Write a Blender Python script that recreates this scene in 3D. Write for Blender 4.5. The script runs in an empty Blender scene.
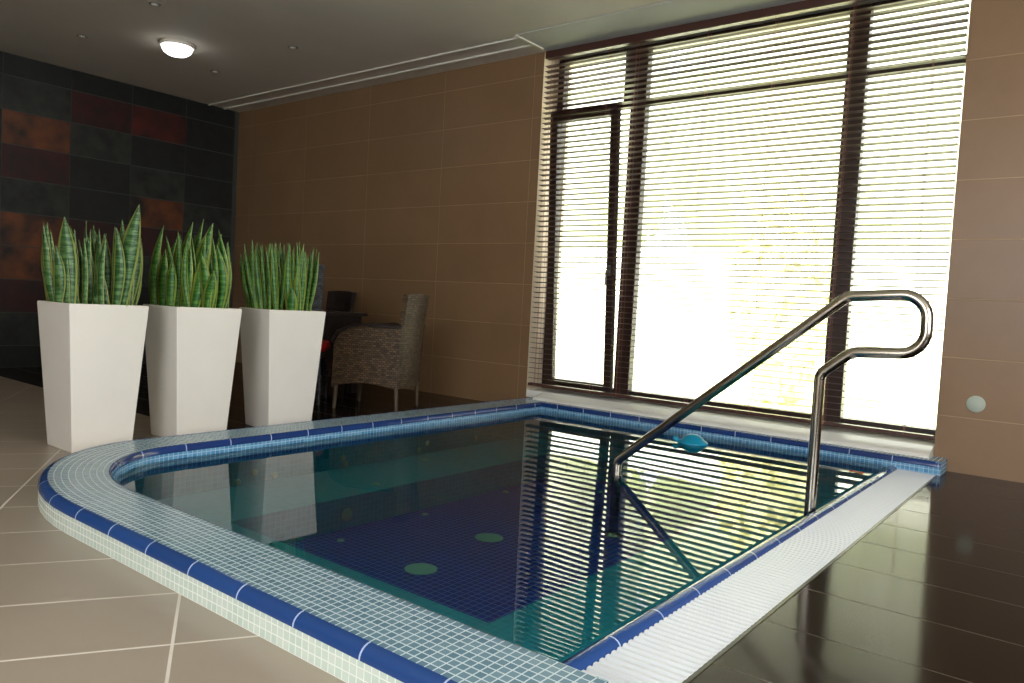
import bpy, bmesh, math, random
from mathutils import Vector, Matrix
from math import sin, cos, pi, radians
scene = bpy.context.scene
C = scene.collection
random.seed(7)

# ---------------------------------------------------------------- camera
F, YAW, PITCH, ROLL, CAMZ = 761.367, 0.661233, 0.049746, 0.053787, 0.905
cam_data = bpy.data.cameras.new('camera'); cam = bpy.data.objects.new('camera', cam_data); C.objects.link(cam)
cam_data.sensor_width = 36.0; cam_data.lens = 36.0 * F / 1024.0; cam_data.clip_end = 200
_f = Vector((-sin(YAW) * cos(PITCH), cos(YAW) * cos(PITCH), -sin(PITCH)))
_r = Vector((cos(YAW), sin(YAW), 0)); _u = _r.cross(_f)
_r2 = cos(ROLL) * _r + sin(ROLL) * _u; _u2 = -sin(ROLL) * _r + cos(ROLL) * _u
M = Matrix((( _r2.x, _u2.x, -_f.x), (_r2.y, _u2.y, -_f.y), (_r2.z, _u2.z, -_f.z))).to_4x4()
M.translation = Vector((0, 0, CAMZ)); cam.matrix_world = M
scene.camera = cam

# ---------------------------------------------------------------- world, lights, exposure
w = bpy.data.worlds.new('sky'); scene.world = w; w.use_nodes = True
bg = w.node_tree.nodes['Background']; bg.inputs[0].default_value = (0.93, 0.96, 1.0, 1); bg.inputs[1].default_value = 5.4
sun_d = bpy.data.lights.new('sun', 'SUN'); sun_d.energy = 18; sun_d.angle = radians(2); sun_d.color = (1, .95, .82)
sun = bpy.data.objects.new('sun', sun_d); C.objects.link(sun)
sun.rotation_euler = Vector((0.2, 0.62, -0.75)).to_track_quat('-Z', 'Y').to_euler()

def area(name, loc, aim, sx, sy, power, col=(1, 1, 1)):
    d = bpy.data.lights.new(name, 'AREA'); d.shape = 'RECTANGLE'; d.size = sx; d.size_y = sy; d.energy = power; d.color = col
    o = bpy.data.objects.new(name, d); C.objects.link(o); o.location = loc
    o.rotation_euler = (Vector(aim) - Vector(loc)).to_track_quat('-Z', 'Y').to_euler(); return o
# added fill lights, as daylight from unseen windows behind and beside the photographer
area('fill_east', (2.95, 1.0, 1.75), (-3, 1.2, 1.6), 3.4, 2.2, 76, (1, .97, .93))
area('fill_south', (-.6, -2.4, 1.75), (-1.4, 1.6, 1.3), 2.6, 2.0, 44, (1, .98, .95))
scene.view_settings.view_transform = 'Standard'; scene.view_settings.look = 'None'
scene.view_settings.gamma = 1; scene.view_settings.use_curve_mapping = False
scene.view_settings.exposure = 0.0
cy = scene.cycles
cy.use_denoising = True; cy.max_bounces = 10; cy.transparent_max_bounces = 16; cy.diffuse_bounces = 5; cy.glossy_bounces = 6
cy.sample_clamp_indirect = 6; cy.caustics_reflective = False; cy.caustics_refractive = False

# ---------------------------------------------------------------- materials
def lin(r, g=None, b=None):
    if g is None: g = b = r
    f = lambda c: (c / 255) / 12.92 if c / 255 <= .04045 else ((c / 255 + .055) / 1.055) ** 2.4
    return (f(r), f(g), f(b), 1)
def mat(name, col=(.5, .5, .5, 1), rough=.5, metal=0, spec=.5):
    m = bpy.data.materials.new(name); m.use_nodes = True; b = m.node_tree.nodes['Principled BSDF']
    b.inputs['Base Color'].default_value = col; b.inputs['Roughness'].default_value = rough
    b.inputs['Metallic'].default_value = metal; b.inputs['Specular IOR Level'].default_value = spec
    return m
def nodes(m): return m.node_tree.nodes, m.node_tree.links, m.node_tree.nodes['Principled BSDF']
def noisy(m, c1, c2, scale=6, detail=5, bump=0.0, coord='Object', stretch=(1, 1, 1)):
    N, L, b = nodes(m)
    tc = N.new('ShaderNodeTexCoord'); mp = N.new('ShaderNodeMapping'); mp.inputs['Scale'].default_value = stretch
    n = N.new('ShaderNodeTexNoise'); n.inputs['Scale'].default_value = scale; n.inputs['Detail'].default_value = detail
    mx = N.new('ShaderNodeMix'); mx.data_type = 'RGBA'; mx.inputs[6].default_value = c1; mx.inputs[7].default_value = c2
    r = N.new('ShaderNodeMapRange'); r.inputs[1].default_value = .3; r.inputs[2].default_value = .7
    L.new(tc.outputs[coord], mp.inputs[0]); L.new(mp.outputs[0], n.inputs['Vector']); L.new(n.outputs['Fac'], r.inputs[0])
    L.new(r.outputs[0], mx.inputs[0]); L.new(mx.outputs[2], b.inputs['Base Color'])
    if bump:
        bp = N.new('ShaderNodeBump'); bp.inputs['Strength'].default_value = bump; bp.inputs['Distance'].default_value = .002
        L.new(n.outputs['Fac'], bp.inputs['Height']); L.new(bp.outputs[0], b.inputs['Normal'])
    return m
def tiled(name, c1, c2, grout, tw, th, joint, rough=.3, grough=.7, bump=.4, mottle=0.0, mcol=None, offset=0.0, spec=.5, mscale=3, bias=0, bdist=.002):
    """ceramic tiles laid on a grid; UV in metres"""
    m = mat(name, c1, rough, 0, spec); N, L, b = nodes(m)
    uv = N.new('ShaderNodeUVMap'); uv.uv_map = 'UVMap'
    br = N.new('ShaderNodeTexBrick'); br.offset = offset; br.squash = 1; br.inputs['Scale'].default_value = 1
    br.inputs['Color1'].default_value = c1; br.inputs['Color2'].default_value = c2; br.inputs['Mortar'].default_value = grout
    br.inputs['Mortar Size'].default_value = joint / 2; br.inputs['Mortar Smooth'].default_value = .15; br.inputs['Bias'].default_value = bias
    br.inputs['Brick Width'].default_value = tw; br.inputs['Row Height'].default_value = th
    L.new(uv.outputs[0], br.inputs['Vector'])
    out = br.outputs['Color']
    if mottle:
        n = N.new('ShaderNodeTexNoise'); n.inputs['Scale'].default_value = mscale; n.inputs['Detail'].default_value = 8; n.inputs['Roughness'].default_value = .6
        tc = N.new('ShaderNodeTexCoord'); L.new(tc.outputs['Object'], n.inputs['Vector'])
        r = N.new('ShaderNodeMapRange'); r.inputs[1].default_value = .35; r.inputs[2].default_value = .7; r.inputs[4].default_value = mottle
        L.new(n.outputs['Fac'], r.inputs[0])
        mx = N.new('ShaderNodeMix'); mx.data_type = 'RGBA'; mx.inputs[7].default_value = mcol
        L.new(r.outputs[0], mx.inputs[0]); L.new(out, mx.inputs[6]); out = mx.outputs[2]
    L.new(out, b.inputs['Base Color'])
    rr = N.new('ShaderNodeMapRange'); rr.inputs[3].default_value = rough; rr.inputs[4].default_value = grough
    L.new(br.outputs['Fac'], rr.inputs[0]); L.new(rr.outputs[0], b.inputs['Roughness'])
    if bump:
        inv = N.new('ShaderNodeMath'); inv.operation = 'SUBTRACT'; inv.inputs[0].default_value = 1; L.new(br.outputs['Fac'], inv.inputs[1])
        bp = N.new('ShaderNodeBump'); bp.inputs['Strength'].default_value = bump; bp.inputs['Distance'].default_value = bdist
        L.new(inv.outputs[0], bp.inputs['Height']); L.new(bp.outputs[0], b.inputs['Normal'])
    return m

m_ceil = noisy(mat('ceiling_paint', rough=.8), lin(214, 208, 194), lin(220, 214, 200), 2)
m_ceil2 = mat('ceiling_band_paint', lin(196, 198, 192), .7)
m_bead = mat('white_bead', lin(225, 222, 212), .5)
m_plaster = mat('reveal_plaster', lin(225, 208, 180), .7)
m_tan = tiled('tan_wall_tiles', lin(134, 105, 76), lin(140, 111, 81), lin(172, 144, 110), 1.06, .36, .006, .38, .7, .3, .5, lin(118, 92, 66), mscale=2.2)
m_beige = tiled('beige_floor_tiles', lin(158, 147, 132), lin(163, 151, 135), lin(226, 220, 210), .70, .35, .009, .32, .6, .3, .4, lin(146, 135, 121), mscale=2)
m_dark = tiled('dark_floor_tiles', lin(36, 28, 22), lin(40, 31, 25), lin(96, 86, 76), 4.2, .365, .0045, .11, .5, .25, .5, lin(29, 23, 19), mscale=3, spec=.09)
m_mos = tiled('rim_mosaic', lin(92, 128, 146), lin(120, 152, 168), lin(196, 214, 222), .0255, .0255, .0042, .16, .5, .6)
m_mosw = tiled('outer_mosaic', lin(196, 214, 204), lin(210, 222, 212), lin(232, 238, 232), .0255, .0255, .0035, .2, .5, .5)
m_mosb = tiled('inner_mosaic', lin(76, 138, 184), lin(112, 168, 204), lin(170, 200, 222), .0255, .0255, .0035, .15, .5, .5)
m_teal = tiled('teal_mosaic', lin(46, 168, 196), lin(58, 182, 206), lin(96, 196, 214), .03, .03, .003, .4, .6, .2)
m_navy = tiled('navy_mosaic', lin(18, 40, 160), lin(24, 52, 182), lin(120, 160, 225), .036, .036, .0042, .4, .6, .2)
m_trim = tiled('blue_trim', lin(32, 66, 124), lin(40, 76, 138), lin(170, 190, 222), .25, 50, .006, .12, .4, .3)
m_trim2 = tiled('blue_trim_dark', lin(24, 52, 108), lin(30, 60, 120), lin(150, 172, 205), .25, 50, .006, .12, .4, .3)
m_grate = mat('white_plastic', lin(214, 220, 226), .38)
m_frame = mat('window_frame', lin(50, 32, 26), .35)
m_slat = mat('blind_slat', lin(70, 42, 36), .4)
m_cord = mat('cord', lin(150, 98, 84), .8)
m_steel = mat('polished_steel', lin(178, 172, 160), .16, 1)
m_white = noisy(mat('glossy_white', rough=.12), lin(226, 222, 214), lin(232, 228, 220), 3)
m_soil = noisy(mat('soil', rough=.95), lin(30, 22, 16), lin(62, 46, 32), 60, bump=1)
m_red = mat('red_fabric', lin(200, 24, 30), .8)
m_tabtop = mat('dark_table_top', lin(34, 26, 24), .3)
m_disc = mat('pale_disc', lin(176, 186, 172), .5)
m_jet = mat('jet_plastic', lin(150, 206, 190), .5)
m_float = mat('turquoise_plastic', lin(20, 150, 190), .3)
m_steelring = mat('grey_ring', lin(120, 116, 108), .4)
m_leafbrown = mat('fallen_leaf', lin(150, 84, 56), .7)

def weave(name, c1, c2):
    m = mat(name, c1, .5); N, L, b = nodes(m)
    uv = N.new('ShaderNodeUVMap'); uv.uv_map = 'UVMap'
    br = N.new('ShaderNodeTexBrick'); br.offset = .5; br.inputs['Scale'].default_value = 1
    br.inputs['Color1'].default_value = c1; br.inputs['Color2'].default_value = c2; br.inputs['Mortar'].default_value = lin(14, 10, 8)
    br.inputs['Brick Width'].default_value = .034; br.inputs['Row Height'].default_value = .017; br.inputs['Mortar Size'].default_value = .0028; br.inputs['Mortar Smooth'].default_value = .6
    L.new(uv.outputs[0], br.inputs['Vector']); L.new(br.outputs['Color'], b.inputs['Base Color'])
    inv = N.new('ShaderNodeMath'); inv.operation = 'SUBTRACT'; inv.inputs[0].default_value = 1; L.new(br.outputs['Fac'], inv.inputs[1])
    bp = N.new('ShaderNodeBump'); bp.inputs['Strength'].default_value = 1; bp.inputs['Distance'].default_value = .004
    L.new(inv.outputs[0], bp.inputs['Height']); L.new(bp.outputs[0], b.inputs['Normal']); return m
m_wicker = weave('brown_wicker', lin(112, 88, 62), lin(62, 46, 32))
m_wickerd = weave('dark_wicker', lin(48, 34, 30), lin(30, 22, 22))
m_wickerb = weave('black_wicker', lin(70, 72, 78), lin(18, 18, 20))
m_chairleg = mat('chair_leg', lin(80, 66, 50), .5)

def slate(name, c1, c2, sc=5):
    return noisy(mat(name, rough=.45), c1, c2, sc * 1.5, 12, 1.0)
S = [slate('slate_black', lin(4, 6, 5), lin(20, 24, 20)), slate('slate_grey', lin(10, 13, 12), lin(42, 46, 40)),
     slate('slate_red', lin(58, 14, 10), lin(24, 12, 10)), slate('slate_rust', lin(14, 17, 13), lin(118, 62, 26), 3),
     slate('slate_redpatch', lin(12, 11, 10), lin(84, 24, 14), 2.2)]
m_sgrout = mat('slate_grout', lin(62, 64, 60), .8)

# snake plant leaf: banded green centre, yellow edges (u across, v up the blade)
def leafmat(name, dark, lite, edge, ew=.16):
    m = mat(name, dark, .4); N, L, b = nodes(m)
    uv = N.new('ShaderNodeUVMap'); uv.uv_map = 'UVMap'; sp = N.new('ShaderNodeSeparateXYZ'); L.new(uv.outputs[0], sp.inputs[0])
    tc = N.new('ShaderNodeTexCoord'); mp = N.new('ShaderNodeMapping'); mp.inputs['Scale'].default_value = (12, 12, 75)
    n = N.new('ShaderNodeTexNoise'); n.inputs['Scale'].default_value = 1; n.inputs['Detail'].default_value = 3
    L.new(tc.outputs['Object'], mp.inputs[0]); L.new(mp.outputs[0], n.inputs['Vector'])
    r = N.new('ShaderNodeMapRange'); r.inputs[1].default_value = .44; r.inputs[2].default_value = .58; L.new(n.outputs['Fac'], r.inputs[0])
    mx = N.new('ShaderNodeMix'); mx.data_type = 'RGBA'; mx.inputs[6].default_value = dark; mx.inputs[7].default_value = lite; L.new(r.outputs[0], mx.inputs[0])
    a = N.new('ShaderNodeMath'); a.operation = 'SUBTRACT'; a.inputs[1].default_value = .5; L.new(sp.outputs[0], a.inputs[0])
    ab = N.new('ShaderNodeMath'); ab.operation = 'ABSOLUTE'; L.new(a.outputs[0], ab.inputs[0])
    e = N.new('ShaderNodeMath'); e.operation = 'GREATER_THAN'; e.inputs[1].default_value = .5 - ew; L.new(ab.outputs[0], e.inputs[0])
    m2 = N.new('ShaderNodeMix'); m2.data_type = 'RGBA'; m2.inputs[7].default_value = edge; L.new(e.outputs[0], m2.inputs[0]); L.new(mx.outputs[2], m2.inputs[6])
    L.new(m2.outputs[2], b.inputs['Base Color']); return m
m_leaf = leafmat('leaf_broad', lin(34, 78, 32), lin(90, 128, 76), lin(160, 172, 92), .12)
m_leaf2 = leafmat('leaf_narrow', lin(34, 88, 28), lin(80, 128, 50), lin(152, 170, 74), .15)

# water: clear teal body under a mirror-like surface
m_water = bpy.data.materials.new('water'); m_water.use_nodes = True
N = m_water.node_tree.nodes; L = m_water.node_tree.links; N.clear()
o_ = N.new('ShaderNodeOutputMaterial'); mix = N.new('ShaderNodeMixShader'); fr = N.new('ShaderNodeFresnel'); fr.inputs['IOR'].default_value = 1.33
tr = N.new('ShaderNodeBsdfTransparent'); tr.inputs[0].default_value = (.62, .955, .98, 1)
gl = N.new('ShaderNodeBsdfGlossy'); gl.inputs['Roughness'].default_value = .0; gl.inputs[0].default_value = (1, 1, 1, 1)
nz = N.new('ShaderNodeTexNoise'); nz.inputs['Scale'].default_value = 1.6; nz.inputs['Detail'].default_value = 1
tc = N.new('ShaderNodeTexCoord'); L.new(tc.outputs['Object'], nz.inputs['Vector'])
bp = N.new('ShaderNodeBump'); bp.inputs['Strength'].default_value = .12; bp.inputs['Distance'].default_value = .01
L.new(nz.outputs['Fac'], bp.inputs['Height']); L.new(bp.outputs[0], gl.inputs['Normal']); L.new(bp.outputs[0], fr.inputs['Normal'])
L.new(fr.outputs[0], mix.inputs[0]); L.new(tr.outputs[0], mix.inputs[1]); L.new(gl.outputs[0], mix.inputs[2]); L.new(mix.outputs[0], o_.inputs[0])
# window glass
m_glass = bpy.data.materials.new('glass'); m_glass.use_nodes = True
N = m_glass.node_tree.nodes; L = m_glass.node_tree.links; N.clear()
o_ = N.new('ShaderNodeOutputMaterial'); mix = N.new('ShaderNodeMixShader'); fr = N.new('ShaderNodeFresnel'); fr.inputs['IOR'].default_value = 1.45
tr = N.new('ShaderNodeBsdfTransparent'); tr.inputs[0].default_value = (.96, .97, .96, 1); gl = N.new('ShaderNodeBsdfGlossy'); gl.inputs['Roughness'].default_value = .02
L.new(fr.outputs[0], mix.inputs[0]); L.new(tr.outputs[0], mix.inputs[1]); L.new(gl.outputs[0], mix.inputs[2]); L.new(mix.outputs[0], o_.inputs[0])
m_lamp = bpy.data.materials.new('lit_lamp_glass'); m_lamp.use_nodes = True
b = m_lamp.node_tree.nodes['Principled BSDF']; b.inputs['Emission Color'].default_value = (1, .97, .92, 1); b.inputs['Emission Strength'].default_value = 6

# ---------------------------------------------------------------- mesh helpers
class MB:
    def __init__(s): s.bm = bmesh.new(); s.uv = s.bm.loops.layers.uv.new('UVMap')
    def quad(s, ps, uvs=None, mi=0):
        vs = [s.bm.verts.new(p) for p in ps]; f = s.bm.faces.new(vs); f.material_index = mi
        if uvs is None: s.box_uv(f)
        else:
            for l, u in zip(f.loops, uvs): l[s.uv].uv = u
        return f
    def box_uv(s, f):
        f.normal_update(); n = f.normal; a = [abs(c) for c in n]; k = a.index(max(a))
        for l in f.loops:
            p = l.vert.co; l[s.uv].uv = (p.y, p.z) if k == 0 else (p.x, p.z) if k == 1 else (p.x, p.y)
    def box(s, x0, x1, y0, y1, z0, z1, mi=0, T=None):
        P = [Vector((x, y, z)) for z in (z0, z1) for y in (y0, y1) for x in (x0, x1)]
        vs = [s.bm.verts.new(T @ p if T else p) for p in P]
        for idx in ((0, 2, 3, 1), (4, 5, 7, 6), (0, 1, 5, 4), (2, 6, 7, 3), (0, 4, 6, 2), (1, 3, 7, 5)):
            f = s.bm.faces.new([vs[i] for i in idx]); f.material_index = mi; s.box_uv(f)
    def prism(s, poly, axis, a, b, mi=0, T=None):
        """extrude a 2D outline along an axis: 'x' (y,z), 'y' (x,z), 'z' (x,y)"""
        def mk(p, t): 
            v = Vector((t, p[0], p[1])) if axis == 'x' else Vector((p[0], t, p[1])) if axis == 'y' else Vector((p[0], p[1], t))
            return T @ v if T else v
        A = [s.bm.verts.new(mk(p, a)) for p in poly]; B = [s.bm.verts.new(mk(p, b)) for p in poly]
        fs = [s.bm.faces.new(A), s.bm.faces.new(B[::-1])]; n = len(poly)
        for i in range(n): fs.append(s.bm.faces.new((A[i], B[i], B[(i + 1) % n], A[(i + 1) % n])))
        for f in fs: f.material_index = mi; s.box_uv(f)
    def sweep(s, rings, closed=True, uvs=None, caps=True, mi=0):
        """rings of points joined in order"""
        R = [[s.bm.verts.new(p) for p in r] for r in rings]; n = len(rings[0])
        for i in range(len(R) - 1):
            for j in range(n if closed else n - 1):
                k = (j + 1) % n
                f = s.bm.faces.new((R[i][j], R[i + 1][j], R[i + 1][k], R[i][k])); f.material_index = mi
                if uvs:
                    us, vs_ = uvs
                    for l, (a_, b_) in zip(f.loops, ((i, j), (i + 1, j), (i + 1, j + 1), (i, j + 1))): l[s.uv].uv = (us[a_], vs_[b_])
                else: s.box_uv(f)
        if closed and caps:
            for r in (R[0], R[-1][::-1]):
                f = s.bm.faces.new(r); f.material_index = mi; s.box_uv(f)
    def tube(s, path, rad, seg=14, mi=0, caps=True):
        path = [Vector(p) for p in path]; rings = []
        rads = rad if isinstance(rad, (list, tuple)) else [rad] * len(path)
        t0 = (path[1] - path[0]).normalized(); up = Vector((0, 1, 0)) if abs(t0.y) < .9 else Vector((1, 0, 0))
        nrm = (up - t0 * up.dot(t0)).normalized()
        for i, p in enumerate(path):
            t = (path[min(i + 1, len(path) - 1)] - path[max(i - 1, 0)]).normalized()
            nrm = (nrm - t * nrm.dot(t)).normalized(); bn = t.cross(nrm)
            rings.append([p + (nrm * cos(2 * pi * k / seg) + bn * sin(2 * pi * k / seg)) * rads[i] for k in range(seg)])
        s.sweep(rings, caps=caps, mi=mi)
    def lathe(s, prof, c, seg=28, mi=0, axis='z'):
        rings = []
        for r, h in prof:
            ring = []
            for k in range(seg):
                a = 2 * pi * k / seg; u, v = max(r, 1e-4) * cos(a), max(r, 1e-4) * sin(a)
                ring.append(Vector((u, v, h)) if axis == 'z' else Vector((h, u, v)) if axis == 'x' else Vector((u, h, v)))
            rings.append([p + Vector(c) for p in ring])
        s.sweep(rings, mi=mi)
    def build(s, name, mats, parent=None, smooth=False, bevel=0, recalc=True):
        if recalc: bmesh.ops.recalc_face_normals(s.bm, faces=s.bm.faces)
        me = bpy.data.meshes.new(name); s.bm.to_mesh(me); s.bm.free()
        for m in (mats if isinstance(mats, (list, tuple)) else [mats]): me.materials.append(m)
        o = bpy.data.objects.new(name, me); C.objects.link(o)
        if parent is not None:
            o.parent = parent; o.matrix_parent_inverse = parent.matrix_world.inverted() if False else Matrix.Translation(-Vector(parent.location)) if parent.type == 'EMPTY' else Matrix()
        if smooth:
            for p in me.polygons: p.use_smooth = True
            if smooth == 'auto':
                md = o.modifiers.new('edge', 'EDGE_SPLIT'); md.split_angle = radians(40)
        if bevel:
            md = o.modifiers.new('bevel', 'BEVEL'); md.width = bevel; md.segments = 2; md.limit_method = 'ANGLE'
        return o
def thing(name, label, cat, loc=(0, 0, 0), group=None, kind=None):
    o = bpy.data.objects.new(name, None); C.objects.link(o); o.location = loc; o.empty_display_size = .1
    if kind: o['kind'] = kind
    o['label'] = label; o['category'] = cat
    if group: o['group'] = group
    return o
def tag(o, label, cat, group=None, kind=None):
    o['label'] = label; o['category'] = cat
    if group: o['group'] = group
    if kind: o['kind'] = kind
    return o
def struct(o): o['kind'] = 'structure'; return o
def recenter(o):
    """move a top-level mesh object's origin to the base of its shape"""
    me = o.data; n = len(me.vertices)
    c = Vector((sum(v.co.x for v in me.vertices) / n, sum(v.co.y for v in me.vertices) / n, min(v.co.z for v in me.vertices)))
    me.transform(Matrix.Translation(-c)); o.location = c; return o

# ---------------------------------------------------------------- room dimensions
XW, XE, YN, YS, H = -8.588, 3.0, 5.337, -2.6, 3.07
WX0, WX1 = -3.965, -.79          # window opening
YF = 5.56                        # front of the window frame
# pool rim
RO_X, RI_X = -3.92, -3.64       # outer / inner faces, far side
RO_Y, RI_Y = 1.16, 1.43        # outer / inner faces, near side
NI_Y = 5.12                       # inner face, window side
RE_X = -.715                     # end of the rim by the grating
E4 = -.945                       # outer edge of the overflow trim
HR = .10                         # rim height
WZ = .034                                # water level
GX = -.735                       # outer edge of the grating
FD = .02                                 # level of the dark floor by the grating

# ---------------------------------------------------------------- floors
def plane_uv(mb, poly, z, ang=0, org=(0, 0)):
    c, s_ = cos(ang), sin(ang)
    f = mb.quad([(x, y, z) for x, y in poly], [(((x - org[0]) * c + (y - org[1]) * s_), (-(x - org[0]) * s_ + (y - org[1]) * c)) for x, y in poly]); return f
mb = MB(); A = radians(58.6); og = (-2.098, 1.166)
for poly in ([(XW - .1, YS - .1), (-3.85, YS - .1), (-3.85, 2.58), (XW - .1, 2.58)], [(-3.85, YS - .1), (GX, YS - .1), (GX, 1.3), (-3.85, 1.3)], [(-3.85, 1.3), (-3.45, 1.3), (-3.85, 1.7)]):
    plane_uv(mb, poly, 0, A, og)
struct(mb.build('floor', m_beige))
mb = MB()
for poly in ([(XW - .1, 2.58), (-3.85, 2.58), (-3.85, YN), (XW - .1, YN)], [(GX, YS - .1), (XE + .1, YS - .1), (XE + .1, YN), (GX, YN)]):
    plane_uv(mb, poly, FD if poly[0][0] > -1 else 0, 0, (2.1, 1.84 + .365 * 1))
struct(mb.build('floor.001', m_dark))

# ---------------------------------------------------------------- walls and ceiling
def wall_uv(mb, pts, u0): mb.quad(pts, [((p[0] - u0), p[2]) for p in pts])
mb = MB(); U0 = -5.12
wall_uv(mb, [(XW - .12, YN, -.1), (WX0, YN, -.1), (WX0, YN, H + .05), (XW - .12, YN, H + .05)], U0)
wall_uv(mb, [(WX1, YN, -.1), (XE + .1, YN, -.1), (XE + .1, YN, H + .05), (WX1, YN, H + .05)], U0)
wall_uv(mb, [(WX0, YN, 0), (WX1, YN, 0), (WX1, YN, .098), (WX0, YN, .098)], U0)
for xx, sg in ((WX0, 1), (WX1, -1)):     # plastered reveals of the window opening
    mb.quad([(xx, YN, 0), (xx, YF + .14, 0), (xx, YF + .14, H), (xx, YN, H)], mi=1)
mb.quad([(WX0, YN, .098), (WX1, YN, .098), (WX1, YF + .14, .098), (WX0, YF + .14, .098)], mi=1)
mb.quad([(WX0, YN, H), (WX1, YN, H), (WX1, YF + .14, H), (WX0, YF + .14, H)], mi=1)
# outside skin of the wall so that no light leaks round the frame
mb.box(XW - .3, WX0, YF + .14, YF + .2, -.3, H + .3, 1); mb.box(WX1, XE + .3, YF + .14, YF + .2, -.3, H + .3, 1)
struct(mb.build('wall_north', [m_tan, m_plaster], recalc=False))
# slate wall, tile by tile
mb = MB(); mb.box(XW - .12, XW - .003, YS - .12, YN - .001, -.1, H + .05, 5)
rowz = [0, .22] + [.22 + .33 * k for k in range(1, 9)] + [H]; rowz = sorted(set(round(z, 3) for z in rowz if z <= H))
special = {(8, 6): 1, (7, 6): 3, (6, 6): 2, (5, 6): 1, (8, 7): 2, (7, 7): 1, (6, 7): 0, (5, 7): 0, (8, 8): 4, (7, 8): 0, (6, 8): 1, (8, 9): 0, (7, 9): 0, (9, 9): 0, (9, 8): 0, (9, 7): 0, (9, 6): 0, (6, 9): 0, (5, 9): 1,
           (4, 6): 3, (4, 7): 2, (3, 6): 3, (3, 7): 3, (2, 6): 2, (1, 6): 1, (2, 7): 2, (4, 8): 2, (5, 8): 3, (4, 9): 0, (3, 8): 1}
for i in range(len(rowz) - 1):
    for j in range(-4, 10):
        y0, y1 = 3.415 + .622 * (j - 7), 3.415 + .622 * (j - 6)
        y1 = min(y1, YN); 
        if y0 < YS: continue
        k = special.get((i, j), random.choice((0, 0, 1, 0, 0, 3, 1)))
        d = random.uniform(0, .006)
        mb.box(XW - .02, XW + d, y0 + .0045, y1 - .0045, rowz[i] + .0045, rowz[i + 1] - .0045, k)
struct(mb.build('wall_west', S + [m_sgrout]))
# walls beside and behind the photographer, with unseen openings added for the fill lights
m_plain = mat('plain_wall', lin(190, 172, 148), .7)
mb = MB()
mb.box(XE, XE + .12, YS, -.9, 0, H); mb.box(XE, XE + .12, 2.9, YN, 0, H); mb.box(XE, XE + .12, -.9, 2.9, 0, .6); mb.box(XE, XE + .12, -.9, 2.9, 2.9, H)
struct(mb.build('wall_east', m_plain))
mb = MB()
mb.box(XW, -2.1, YS - .12, YS, 0, H); mb.box(.9, XE, YS - .12, YS, 0, H); mb.box(-2.1, .9, YS - .12, YS, 0, .6); mb.box(-2.1, .9, YS - .12, YS, 2.8, H)
struct(mb.build('wall_south', m_plain))
mb = MB(); mb.box(XW - .3, XE + .3, YS - .3, 4.87, H, H + .2)
struct(mb.build('ceiling', m_ceil))
mb = MB(); mb.box(XW - .3, WX0 + .05, 4.874, YF + .25, H + .002, H + .2); struct(mb.build('ceiling.001', m_ceil))
mb = MB(); mb.box(WX0 + .054, XE + .3, 4.874, YF + .25, H - .006, H + .2); struct(mb.build('ceiling.002', m_ceil2))
mb = MB(); mb.box(XW, -3.93, 4.925, 4.945, H - .012, H + .01); struct(mb.build('trim_1', m_bead, bevel=.003))
mb = MB(); mb.box(XW, -3.93, 5.12, 5.145, H - .014, H + .01); struct(mb.build('trim_2', m_bead, bevel=.003))
mb = MB(); mb.box(-3.93, -3.905, 4.87, 5.24, H - .016, H + .01); struct(mb.build('trim_3', m_bead, bevel=.003))

# ---------------------------------------------------------------- window
win = thing('window_1', 'large dark brown framed window behind the venetian blind', 'window', (-2.38, YF, .13), kind='structure')
m1 = (-3.225, -3.085); m2 = (-1.545, -1.41); ZB, ZT, TR0, TR1 = .165, 3.06, 2.575, 2.63
mb = MB(); f0, f1 = YF, YF + .08
for bx in ((WX0, WX0 + .06, ZB, ZT), (WX1 - .024, WX1, ZB, ZT), (m1[0], m1[1], ZB, ZT), (m1[0] - .07, m1[0], TR0, ZT), (m2[0], m2[1], ZB, ZT)): mb.box(bx[0], bx[1], f0, f1, bx[2], bx[3])
for x0, x1 in ((WX0 + .06, m1[0]), (m1[1], m2[0]), (m2[1], WX1 - .024)):
    mb.box(x0, x1, f0 + .002, f1 - .002, ZB, ZB + .07); mb.box(x0, x1, f0 + .002, f1 - .002, ZT - .03, ZT); mb.box(x0, x1, f0 + .002, f1 - .002, TR0, TR1)
mb.build('window_frame', m_frame, win, bevel=.004)
for x0, x1, z0, z1 in ((WX0 + .06, m1[0], TR1, ZT - .03), (m1[1], m2[0], TR1, ZT - .03), (m2[1], WX1 - .024, TR1, ZT - .03), (m1[1], m2[0], ZB + .07, TR0), (m2[1], WX1 - .024, ZB + .07, TR0)):
    mb = MB(); mb.box(x0, x1, f0 + .035, f0 + .041, z0, z1); mb.build('pane', m_glass, win)
# tilted-in sash of the narrow bay: hinged at its foot
sx0, sx1, sz0, sz1 = -3.905, -3.237, .18, 2.55
lean = math.atan2(.145, sz1 - sz0)
T = Matrix.Translation((0, YF - .03, sz0)) @ Matrix.Rotation(lean, 4, 'X')
hh = (sz1 - sz0) / cos(lean); mb = MB()
for bx in ((sx0, sx0 + .075, 0, hh), (sx1 - .068, sx1, 0, hh), (sx0 + .075, sx1 - .068, 0, .085), (sx0 + .075, sx1 - .068, hh - .085, hh)): mb.box(bx[0], bx[1], 0, .055, bx[2], bx[3], T=T)
sash = mb.build('sash', m_frame, win, bevel=.004)
mb = MB(); mb.box(sx0 + .075, sx1 - .068, .02, .026, .085, hh - .085, T=T); mb.build('pane', m_glass, sash)
mb = MB(); mb.box(sx1 - .055, sx1 - .025, -.02, 0, 1.0, 1.09, T=T); mb.tube([T @ Vector((sx1 - .04, -.02, 1.045)), T @ Vector((sx1 - .04, -.045, 1.045)), T @ Vector((sx1 - .04, -.05, .93))], .009, 10)
mb.build('window_handle', m_steelring, sash)['label'] = 'grey metal handle'

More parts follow.
